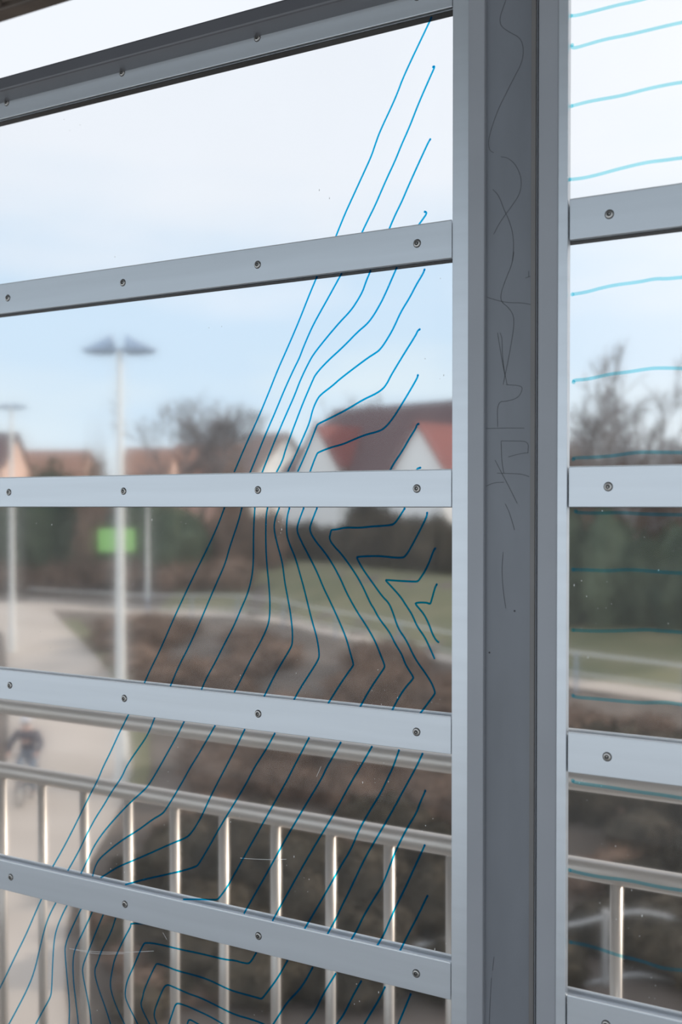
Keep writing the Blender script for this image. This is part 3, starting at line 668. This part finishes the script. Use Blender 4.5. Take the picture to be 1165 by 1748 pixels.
# hedge behind the paths: left dark part, middle brown part, right dark part
row('hedge', -60, 330, 1000, 1000, 7, 110, 150, 'dark green hedge shrub behind the left street lamps', 'dark hedge on the left', 'hedge_shrub')
row('scrub', -40, 420, 1012, 1008, 9, 80, 55, 'low brown shrub at the foot of the left hedge', 'low shrubs under the hedge', 'scrub_bush', 'bush')
row('scrub', 345, 470, 975, 968, 4, 75, 100, 'grey brown shrub between the hedge and the grass bank', 'middle shrubs', 'scrub_bush', 'bush')
row('ivy', 610, 800, 965, 985, 5, 85, 112, 'dark brown shrub on top of the grass bank below the red roofs', 'dark shrubs under the houses', 'ivy_bush', 'bush')
row('ivy', 470, 610, 955, 962, 4, 75, 68, 'low dark shrub on the grass bank in front of the white house wall', 'low shrubs under the houses', 'ivy_bush', 'bush')
row('hedge', 930, 1330, 1062, 1080, 6, 130, 190, 'dark green hedge shrub seen right of the post', 'dark hedge on the right', 'hedge_shrub')
# scrub on the banks
def not_path(px, py):
    if py < 1120: return px > 150
    return px > lerp_tab([(1150, 230), (1320, 270), (1380, 255), (1450, 220), (1520, 190), (1750, 180)], py)
field('scrub', 16, 190, 430, 1045, 1180, 95, 36, 'brown scrub bush on the bank right of the pale path', 'scrub on the left bank', 'scrub_bush', not_path)
field('scrub', 26, 400, 790, 1135, 1290, 110, 55, 'reddish brown scrub bush below the crossing path', 'scrub on the middle bank', 'scrub_bush', not_path)
field('ivy', 42, 300, 800, 1440, 1720, 170, 100, 'dark brown and green bush behind the railing left of the post', 'dark undergrowth on the left', 'ivy_bush', not_path)
field('scrub', 26, 300, 800, 1300, 1480, 150, 70, 'brown bush among the dark undergrowth left of the post', 'brown undergrowth on the left', 'scrub_bush', not_path)
field('scrub', 9, 930, 1300, 1235, 1290, 110, 50, 'brown scrub bush below the path right of the post', 'scrub on the right bank', 'scrub_bush')
field('ivy', 26, 930, 1320, 1330, 1690, 170, 110, 'dark bush behind the railing right of the post', 'dark undergrowth on the right', 'ivy_bush')
field('scrub', 5, 930, 1320, 1400, 1700, 130, 60, 'brown bush among the dark undergrowth right of the post', 'brown undergrowth on the right', 'scrub_bush')

field('ivy', 14, 175, 340, 1470, 1745, 100, 42, 'small dark bush beside the pale path at bottom left', 'low plants beside the path', 'ivy_bush', not_path)
field('scrub', 10, 175, 400, 1440, 1745, 90, 36, 'small brown bush beside the pale path at bottom left', 'low brown plants beside the path', 'scrub_bush', not_path)

# ------------------------------------------------------------------ bare trees
def bare_tree(px, Z, top_py, spread, seed, label, lean=0.0):
    rnd = random.Random(seed); g = ground_at(px, Z); H = at(px, top_py, Z).z - g.z
    r = empty('bare_tree', g); tag(r, label, 'tree')
    t = MB(); br = MB(); budget = [0]
    def grow(p, d, ln, rad, depth, mb):
        n = 3; pts = [p]; rs = [rad]
        for i in range(n):
            d = (d + Vector((rnd.gauss(0, .13), rnd.gauss(0, .13), rnd.gauss(.03, .08)))).normalized()
            p = p + d * ln / n; pts.append(p); rs.append(rad * (1 - .4 * (i + 1) / n))
        mb.tube(pts, rs, 6 if depth < 2 else 3, False); budget[0] += 1
        if depth >= 5 or (depth == 4 and rnd.random() < .3): return
        for k in range(rnd.choice((3, 3, 4)) if depth else 6):
            a = rnd.uniform(0, 6.28); tilt = rnd.uniform(.25, .85) * spread
            o = d.orthogonal().normalized(); w = d.cross(o)
            nd = (d * math.cos(tilt) + (o * math.cos(a) + w * math.sin(a)) * math.sin(tilt)); nd.z += .12
            f = rnd.uniform(.45, 1.0) if depth else rnd.uniform(.55, 1)
            q = pts[0].lerp(pts[-1], f) if False else pts[max(1, min(n, int(f * n + .5)))]
            grow(q, nd.normalized(), ln * rnd.uniform(.55, .8), max(H * .0022, rs[-1] * .72), depth + 1, br)
    grow(Vector((0, 0, -.1)), Vector((lean, 0, 1)).normalized(), H * .33, H * .018, 0, t)
    k = H / max(v.z for v in br.v)
    t.v = [v * k for v in t.v]; br.v = [v * k for v in br.v]
    t.build('trunk', M['trunk'], r, smooth_=False); br.build('branches', M['twig'], r)
    return r
bare_tree(255, 78, 668, 1.0, 3, 'bare tree just right of the double headed street lamp')
bare_tree(345, 96, 655, 1.05, 9, 'broad bare tree above the orange roofs left of the white gable')
bare_tree(425, 142, 690, 1.0, 13, 'bare tree top behind the bright white gable')
bare_tree(590, 110, 665, 1.0, 21, 'faint bare tree behind the left end of the dark red roof')
bare_tree(1105, 50, 585, .9, 34, 'tall bare tree seen right of the post')
bare_tree(1010, 72, 690, 1.1, 41, 'small bare tree beside the post in the right bay')
bare_tree(1190, 56, 640, 1.0, 47, 'bare tree at the right edge of the picture')
for px, Zt, ty, s, lab in ((985, 82, 735, 1, 'twiggy shrub mass close to the right side of the post'), (1060, 92, 740, 2, 'twiggy shrub mass below the tall bare tree'),
                           (1150, 76, 730, 3, 'twiggy shrub mass at the right picture edge')):
    bare_tree(px, Zt, ty, 1.35, 60 + s, lab)
def far_shrub(kind, px, Z, top_py, wpx, label, name='hedge_shrub'):
    g = ground_at(px, Z); h = at(px, top_py, Z).z - g.z
    o = bpy.data.objects.new(name, random.choice(BM[kind])); C.objects.link(o); w = wpx / FPX * Z / 2
    o.location = g - Vector((0, 0, .05 * h)); o.scale = (w, w * .8, h); o.rotation_euler = (0, 0, random.uniform(0, 6))
    return tag(o, label, 'bush')
far_shrub('hedge', 85, 70, 778, 110, 'rounded dark green shrub left of the double headed lamp')
far_shrub('scrub', 162, 68, 758, 60, 'dark brown shrub close left of the lamp pole', 'scrub_bush')
far_shrub('scrub', 400, 72, 790, 80, 'grey brown shrub below the bare trees', 'scrub_bush')
far_shrub('scrub', 985, 60, 765, 120, 'broad brown shrub against the sky right of the post', 'scrub_bush')
far_shrub('scrub', 1075, 63, 770, 140, 'broad brown shrub under the tall bare tree', 'scrub_bush')
far_shrub('scrub', 1170, 61, 755, 140, 'broad brown shrub at the right picture edge', 'scrub_bush')
far_shrub('scrub', 1270, 61, 755, 140, 'broad brown shrub beyond the right picture edge', 'scrub_bush')

# ------------------------------------------------------------------ houses
def gable_prism(mb_wall, mb_roof, L0, a, n, length, half, eave_h, ridge_h, base_h, over=.35, thick=.22):
    """house with its ridge along a, starting at L0 on the ridge line's ground point"""
    up = UPZ
    # walls
    p = lambda u, v, h: L0 + a * u + n * v + up * h
    for u0, u1, flip in ((0, length, 0),):
        b = mb_wall.add([p(0, half, base_h), p(length, half, base_h), p(length, half, eave_h), p(0, half, eave_h),
                         p(0, -half, base_h), p(length, -half, base_h), p(length, -half, eave_h), p(0, -half, eave_h),
                         p(0, 0, ridge_h), p(length, 0, ridge_h)])
        for q in ((0, 1, 2, 3), (5, 4, 7, 6), (4, 0, 3, 8, 7), (1, 5, 6, 9, 2), (1, 0, 4, 5)): mb_wall.face([b + i for i in q])
    sl = (ridge_h - eave_h) / half
    for sgn in (1, -1):
        e = half + over; he = ridge_h - sl * e
        mb_roof.hull8([p(-over, 0, ridge_h), p(length + over, 0, ridge_h), p(length + over, sgn * e, he), p(-over, sgn * e, he),
                       p(-over, 0, ridge_h + thick), p(length + over, 0, ridge_h + thick), p(length + over, sgn * e, he + thick), p(-over, sgn * e, he + thick)])
def house(name, label, base, wall, roof, a, n, length, half, eave_h, ridge_h, off=(0, 0), parent=None):
    r = empty(name, base); tag(r, label, 'house')
    w, rf = MB(), MB(); gable_prism(w, rf, a * off[0] + n * off[1], a, n, length, half, eave_h, ridge_h, -1.5)
    w.build('wall', wall, r); rf.build('roof', roof, r)
    return r
# large dark red roof with two white cross gables
Rl = at(578, 703, 92); Rr = at(772, 682, 84); a = Vector((Rr.x - Rl.x, Rr.y - Rl.y, 0)); Lh = a.length; a.normalize()
n = Vector((a.y, -a.x, 0))
if n.dot(VIEW) > 0: n = -n
gb = Vector((Rl.x, Rl.y, ground_at(600, 88).z)); rh = Rl.z - gb.z
big = house('house', 'large house with a broad dark red roof and two white cross gables', gb, M['white'], M['roofdark'], a, n, 14, 6.2, rh - 5.2, rh)
def cross_gable(px_apex, py_apex, halfw, parts_roof):
    # apex found on the plane of the front wall + 0.9 m
    d = ray(px_apex, py_apex); t = ((gb + n * 7.0 - CAM).dot(n)) / d.dot(n); ap = CAM + d * t
    u = (ap - gb).dot(a); ah = ap.z - gb.z
    w, rf = MB(), MB()
    gable_prism(w, rf, a * u + n * 7.0, -n, a, 6.0, halfw, ah - halfw * 1.35, ah, -1.5, .25, .15)
    w.build('gable_wall', M['white'], big); rf.build('gable_roof', parts_roof, big)
cross_gable(541, 727, 2.1, M['roofred']); cross_gable(714, 724, 2.2, M['roofred'])
for px, py in ((759, 742), (577, 734)):
    d = ray(px, py); sl = 5.2 / 6.2; pn = (n * sl + UPZ).normalized(); q0 = gb + UPZ * (rh + .25)
    t = (q0 - CAM).dot(pn) / d.dot(pn); p = CAM + d * t - gb; dn = (n - UPZ * sl).normalized()
    MB().hull8([p - a * .45 - dn * .35, p + a * .45 - dn * .35, p + a * .45 + dn * .35, p - a * .45 + dn * .35] + [q + pn * .14 for q in (p - a * .45 - dn * .35, p + a * .45 - dn * .35, p + a * .45 + dn * .35, p - a * .45 + dn * .35)]).build('skylight', M['white'], big)
# sunlit white gable
def dirv(deg): return VIEW * math.cos(math.radians(deg)) + RIGHT * math.sin(math.radians(deg))
ap = at(488, 742, 104); gN = dirv(126); ga = -gN; gn = dirv(36)
gbb = Vector((ap.x, ap.y, ground_at(488, 104).z)); hh = ap.z - gbb.z
house('house', 'house with a bright sunlit white gable left of the big red roof', gbb, M['white'], M['roofdull'], ga, gn, 3.0, 5.6, hh - 4.8, hh)
# low houses on the left
for px0, px1, py, Z, dep, hgt, rm, wm, lab in ((222, 296, 768, 108, 4, 2.4, 'rooforange', 'pinkwall', 'low house with an orange roof right behind the lamp pole'),
                                     (305, 440, 762, 122, 4.5, 2.6, 'rooforange', 'pinkwall', 'long house with a pinkish orange roof behind the bare trees'),
                                     (-90, 26, 742, 100, 4, 2.8, 'roofdark', 'pinkwall', 'pale pink house at the left picture edge'),
                                     (40, 150, 772, 112, 4, 2.2, 'rooforange', 'pinkwall', 'far low house above the dark green shrub')):
    A = at(px0, py, Z); B = at(px1, py, Z); a2 = (B - A); ln = a2.length; a2.normalize(); n2 = -VIEW
    g = Vector((A.x, A.y, ground_at(px0, Z).z)); hz = A.z - g.z
    house('house', lab, g, M[wm], M[rm], a2, n2, ln, dep, hz - hgt, hz)

# ------------------------------------------------------------------ street lamps
def street_lamp(px, Z, top_py, label, span, rbase=.10, heads=True, flat=1.0):
    g = ground_at(px, Z); H = at(px, top_py, Z).z - g.z
    r = empty('street_lamp', g); tag(r, label, 'street lamp')
    MB().tube([(0, 0, -.1), (0, 0, 1.0), (0, 0, 1.05), (0, 0, H)], [rbase * 1.25, rbase * 1.2, rbase, rbase * .62], 14).build('pole', M['galv'], r, smooth_=True)
    MB().tube([(0, 0, -.05), (0, 0, .12)], rbase * 1.6, 14).build('base_collar', M['galv'], r)
    if heads:
        MB().tube([-RIGHT * span * .3 + UPZ * H, RIGHT * span * .3 + UPZ * H], .05, 10).build('crossarm', M['lampgrey'], r)
        for sg in (-1, 1):
            mb = MB(); secs = []
            prof = [(.02, .03, .05), (.10, .22, .30), (.18, .29, .27), (.30, .30, .22), (.55, .25, .14), (.85, .16, .06), (1.0, .05, .03)]
            for (u, wd, tp) in prof:
                x = sg * span * (.10 + .90 * u); 
                ring = []
                for k in range(10):
                    an = 2 * math.pi * k / 10; zz = math.sin(an); 
                    ring.append(RIGHT * x + VIEW * math.cos(an) * wd + UPZ * (H + (tp * 1.25 * flat * zz if zz > 0 else .10 * zz * min(1, wd * 5))))
                secs.append(mb.add(ring))
            for p, q in zip(secs, secs[1:]):
                for k in range(10): mb.face((p + k, p + (k + 1) % 10, q + (k + 1) % 10, q + k))
            mb.face([secs[0] + k for k in range(10)]); mb.face([secs[-1] + k for k in range(10)])
            mb.build('lamp_head', M['lampgrey'], r, smooth_=True)
    return r, g, H
l1, g1, H1 = street_lamp(205, 25.5, 598, 'tall street lamp with two wide wing shaped heads and a green sign', .83, .115)
p0, p1 = at(168, 942, 25.7), at(230, 902, 25.7)
sp = MB(); ctr = (p0 + p1) / 2 - g1; hw, hh2 = abs((p1 - p0).dot(RIGHT)) / 2, (p1.z - p0.z) / 2
sp.hull8([ctr + RIGHT * sx * hw + VIEW * sy * .015 + UPZ * -hh2 for sx, sy in ((-1, -1), (1, -1), (1, 1), (-1, 1))] + [ctr + RIGHT * sx * hw + VIEW * sy * .015 + UPZ * hh2 for sx, sy in ((-1, -1), (1, -1), (1, 1), (-1, 1))])
sgn = tag(sp.build('sign_panel', M['sign'], l1), 'plain green sign panel')
MB().tube([Vector((0, 0, ctr.z + .1)) + VIEW * .02, ctr + VIEW * -.01 + UPZ * .1], .03, 8).build('sign_bracket', M['galv'], l1)
street_lamp(20, 44, 694, 'street lamp at the left picture edge with a thin double head', .62, .115, flat=.35)
street_lamp(252, ground_hit(252, 1020)[1] - 1.0, 838, 'far pole right of the tall lamp in front of the hedge', .5, .10, True)

# ------------------------------------------------------------------ cyclist on the path
PX, PZ = 46.0, 24.0
pg = ground_at(PX, PZ) + Vector((0, 0, .05))
face = -VIEW; side = RIGHT              # towards the camera; picture right
def skin(name, verts, edges, radii, mat, parent, root=0, sub=2):
    me = bpy.data.meshes.new(name); me.from_pydata([tuple(v) for v in verts], edges, []); me.materials.append(mat)
    o = bpy.data.objects.new(name, me); C.objects.link(o); o.parent = parent
    md = o.modifiers.new('skin', 'SKIN'); md.use_smooth_shade = True
    for sv, r in zip(me.skin_vertices[0].data, radii):
        sv.radius = r if isinstance(r, tuple) else (r, r); sv.use_root = False
    me.skin_vertices[0].data[root].use_root = True
    ms = o.modifiers.new('sub', 'SUBSURF'); ms.levels = sub; ms.render_levels = sub
    return o
def P(s, f, h): return side * s + face * f + UPZ * h
per = empty('person', pg); tag(per, 'person in a navy jacket and pale helmet riding a bicycle on the path', 'person')
V = [P(0, -.12, .98), P(0, -.06, 1.15), P(0, .04, 1.32), P(0, .09, 1.45), P(0, .14, 1.55), P(0, .17, 1.66),      # pelvis .. head
     P(-.19, .09, 1.42), P(-.33, .16, 1.22), P(-.29, .40, 1.06),                                              # arm, left in the picture
     P(.19, .09, 1.42), P(.33, .16, 1.22), P(.29, .40, 1.06),
     P(-.10, -.08, .95), P(-.13, .26, .78), P(-.11, .10, .40), P(-.11, .22, .33),                             # leg, knee up
     P(.10, -.08, .95), P(.12, .20, .60), P(.11, .02, .18), P(.11, .14, .12)]
E = [(0, 1), (1, 2), (2, 3), (3, 4), (4, 5), (3, 6), (6, 7), (7, 8), (3, 9), (9, 10), (10, 11), (0, 12), (12, 13), (13, 14), (14, 15), (0, 16), (16, 17), (17, 18), (18, 19)]
R = [.14, .13, .15, .12, .055, .09, .065, .048, .03, .065, .048, .03, .085, .065, .042, .035, .085, .065, .042, .035]
skin('body', V, E, R, M['skin'], per)
def hand(hx):
    root_ = P(hx, .40, 1.06); vs = [root_, P(hx, .45, 1.045)]; es = [(0, 1)]; rs = [.028, .034]
    for k in range(4):
        x = hx + (k - 1.5) * .021; b = len(vs)
        vs += [P(x, .485, 1.05), P(x, .515 - .004 * abs(k - 1), 1.03), P(x, .505, 1.005)]; es += [(1, b), (b, b + 1), (b + 1, b + 2)]; rs += [.010, .009, .008]
    b = len(vs); s_ = -1 if hx > 0 else 1
    vs += [P(hx + s_ * .035, .455, 1.03), P(hx + s_ * .045, .49, 1.01)]; es += [(1, b), (b, b + 1)]; rs += [.011, .009]
    return skin('hand', vs, es, rs, M['skin'], per, 0, 1)
hand(-.29); hand(.29)
skin('jacket', [V[0] + UPZ * -.03, V[1], V[2], V[3], V[6], V[7], V[8] * .92 + V[7] * .08, V[9], V[10], V[11] * .92 + V[10] * .08, V[3] + UPZ * .05],
     [(0, 1), (1, 2), (2, 3), (3, 4), (4, 5), (5, 6), (3, 7), (7, 8), (8, 9), (3, 10)], [(.17, .15), .165, (.185, .16), .15, .095, .07, .05, .095, .07, .05, .09], M['navy'], per)
skin('trousers', [V[0], V[12], V[13], V[14], V[16], V[17], V[18]], [(0, 1), (1, 2), (2, 3), (0, 4), (4, 5), (5, 6)], [.155, .105, .085, .06, .105, .085, .06], M['jeans'], per)
for q in (15, 19):
    skin('shoe', [V[q] + face * -.12 + UPZ * .02, V[q] + face * .02, V[q] + face * .12 - UPZ * .01], [(0, 1), (1, 2)], [.05, .045, .038], M['shoe'], per, 0, 1)
hc = V[5]
MB().lathe(hc + UPZ * .02, UPZ, [(.112, 0), (.118, .03), (.105, .075), (.07, .115), (.02, .13)], 18).build('helmet', M['helmet'], per, smooth_=True)
MB().lathe(hc + UPZ * -.03 - face * .02, UPZ, [(.093, -.02), (.1, .03), (.1, .05)], 16).build('hair', M['hair'], per, smooth_=True)
fm = MB(); fm.lathe(hc + face * .085 - UPZ * .03, face, [(.016, 0), (.012, .02), (.004, .03)], 8); fm.build('nose', M['skin'], per, smooth_=True)
for s_ in (-1, 1):
    MB().lathe(hc + face * .082 + side * .034 * s_, face, [(.011, 0), (.008, .008)], 8).build('eye', M['shoe'], per)
    MB().lathe(hc + side * .088 * s_ - UPZ * .02, side * s_, [(.024, 0), (.026, .012), (.015, .018)], 8).build('ear', M['skin'], per)
MB().box(-.022, .022, -.006, .006, -.004, .004).build('mouth', M['roofred'], per, loc=hc + face * .086 - UPZ * .068)
bk = empty('bicycle', pg); tag(bk, 'dark bicycle ridden by the person on the path', 'bicycle')
def wheel(f):
    mb = MB(); rr_ = .33; pts = [P(0, f + math.cos(k * math.pi / 14) * rr_, .345 + math.sin(k * math.pi / 14) * rr_) for k in range(29)]
    mb.tube(pts, .02, 8, False); w = mb.build('wheel', M['tyre'], bk, smooth_=True)
    sp_ = MB()
    for k in range(14): sp_.tube([P(0, f, .345), P(0, f + math.cos(k * math.pi / 7) * rr_, .345 + math.sin(k * math.pi / 7) * rr_)], .002, 4)
    sp_.build('spokes', M['galv'], w)
wheel(.58); wheel(-.48)
fr = MB(); fr.tube([P(0, .0, .30), P(0, -.14, .82)], .018, 8); fr.tube([P(0, .0, .30), P(0, .40, .72)], .02, 8); fr.tube([P(0, -.11, .76), P(0, .38, .80)], .016, 8)
for s_ in (-.05, .05):
    fr.tube([P(s_, -.48, .345), P(s_ * .4, 0, .30)], .012, 6); fr.tube([P(s_, -.48, .345), P(s_ * .4, -.12, .74)], .01, 6); fr.tube([P(s_, .58, .345), P(s_, .43, .72)], .014, 6)
fr.tube([P(-.05, .43, .72), P(.05, .43, .72)], .016, 6); fr.build('frame', M['bike'], bk)
MB().tube([P(0, .42, .70), P(0, .38, 1.0), P(0, .44, 1.02)], .014, 8).build('stem', M['galv'], bk)
MB().tube([P(-.32, .47, 1.02), P(-.12, .44, 1.02), P(.12, .44, 1.02), P(.32, .47, 1.02)], .013, 8).build('handlebar', M['tyre'], bk)
skin('saddle', [P(0, -.26, .86), P(0, -.16, .87), P(0, .0, .86)], [(0, 1), (1, 2)], [(.08, .03), (.07, .03), (.025, .02)], M['shoe'], bk, 0, 1)
MB().tube([P(-.17, .02, .17), P(-.06, .0, .30), P(.06, .0, .30), P(.17, .1, .1)], .012, 6).build('crank', M['galv'], bk)
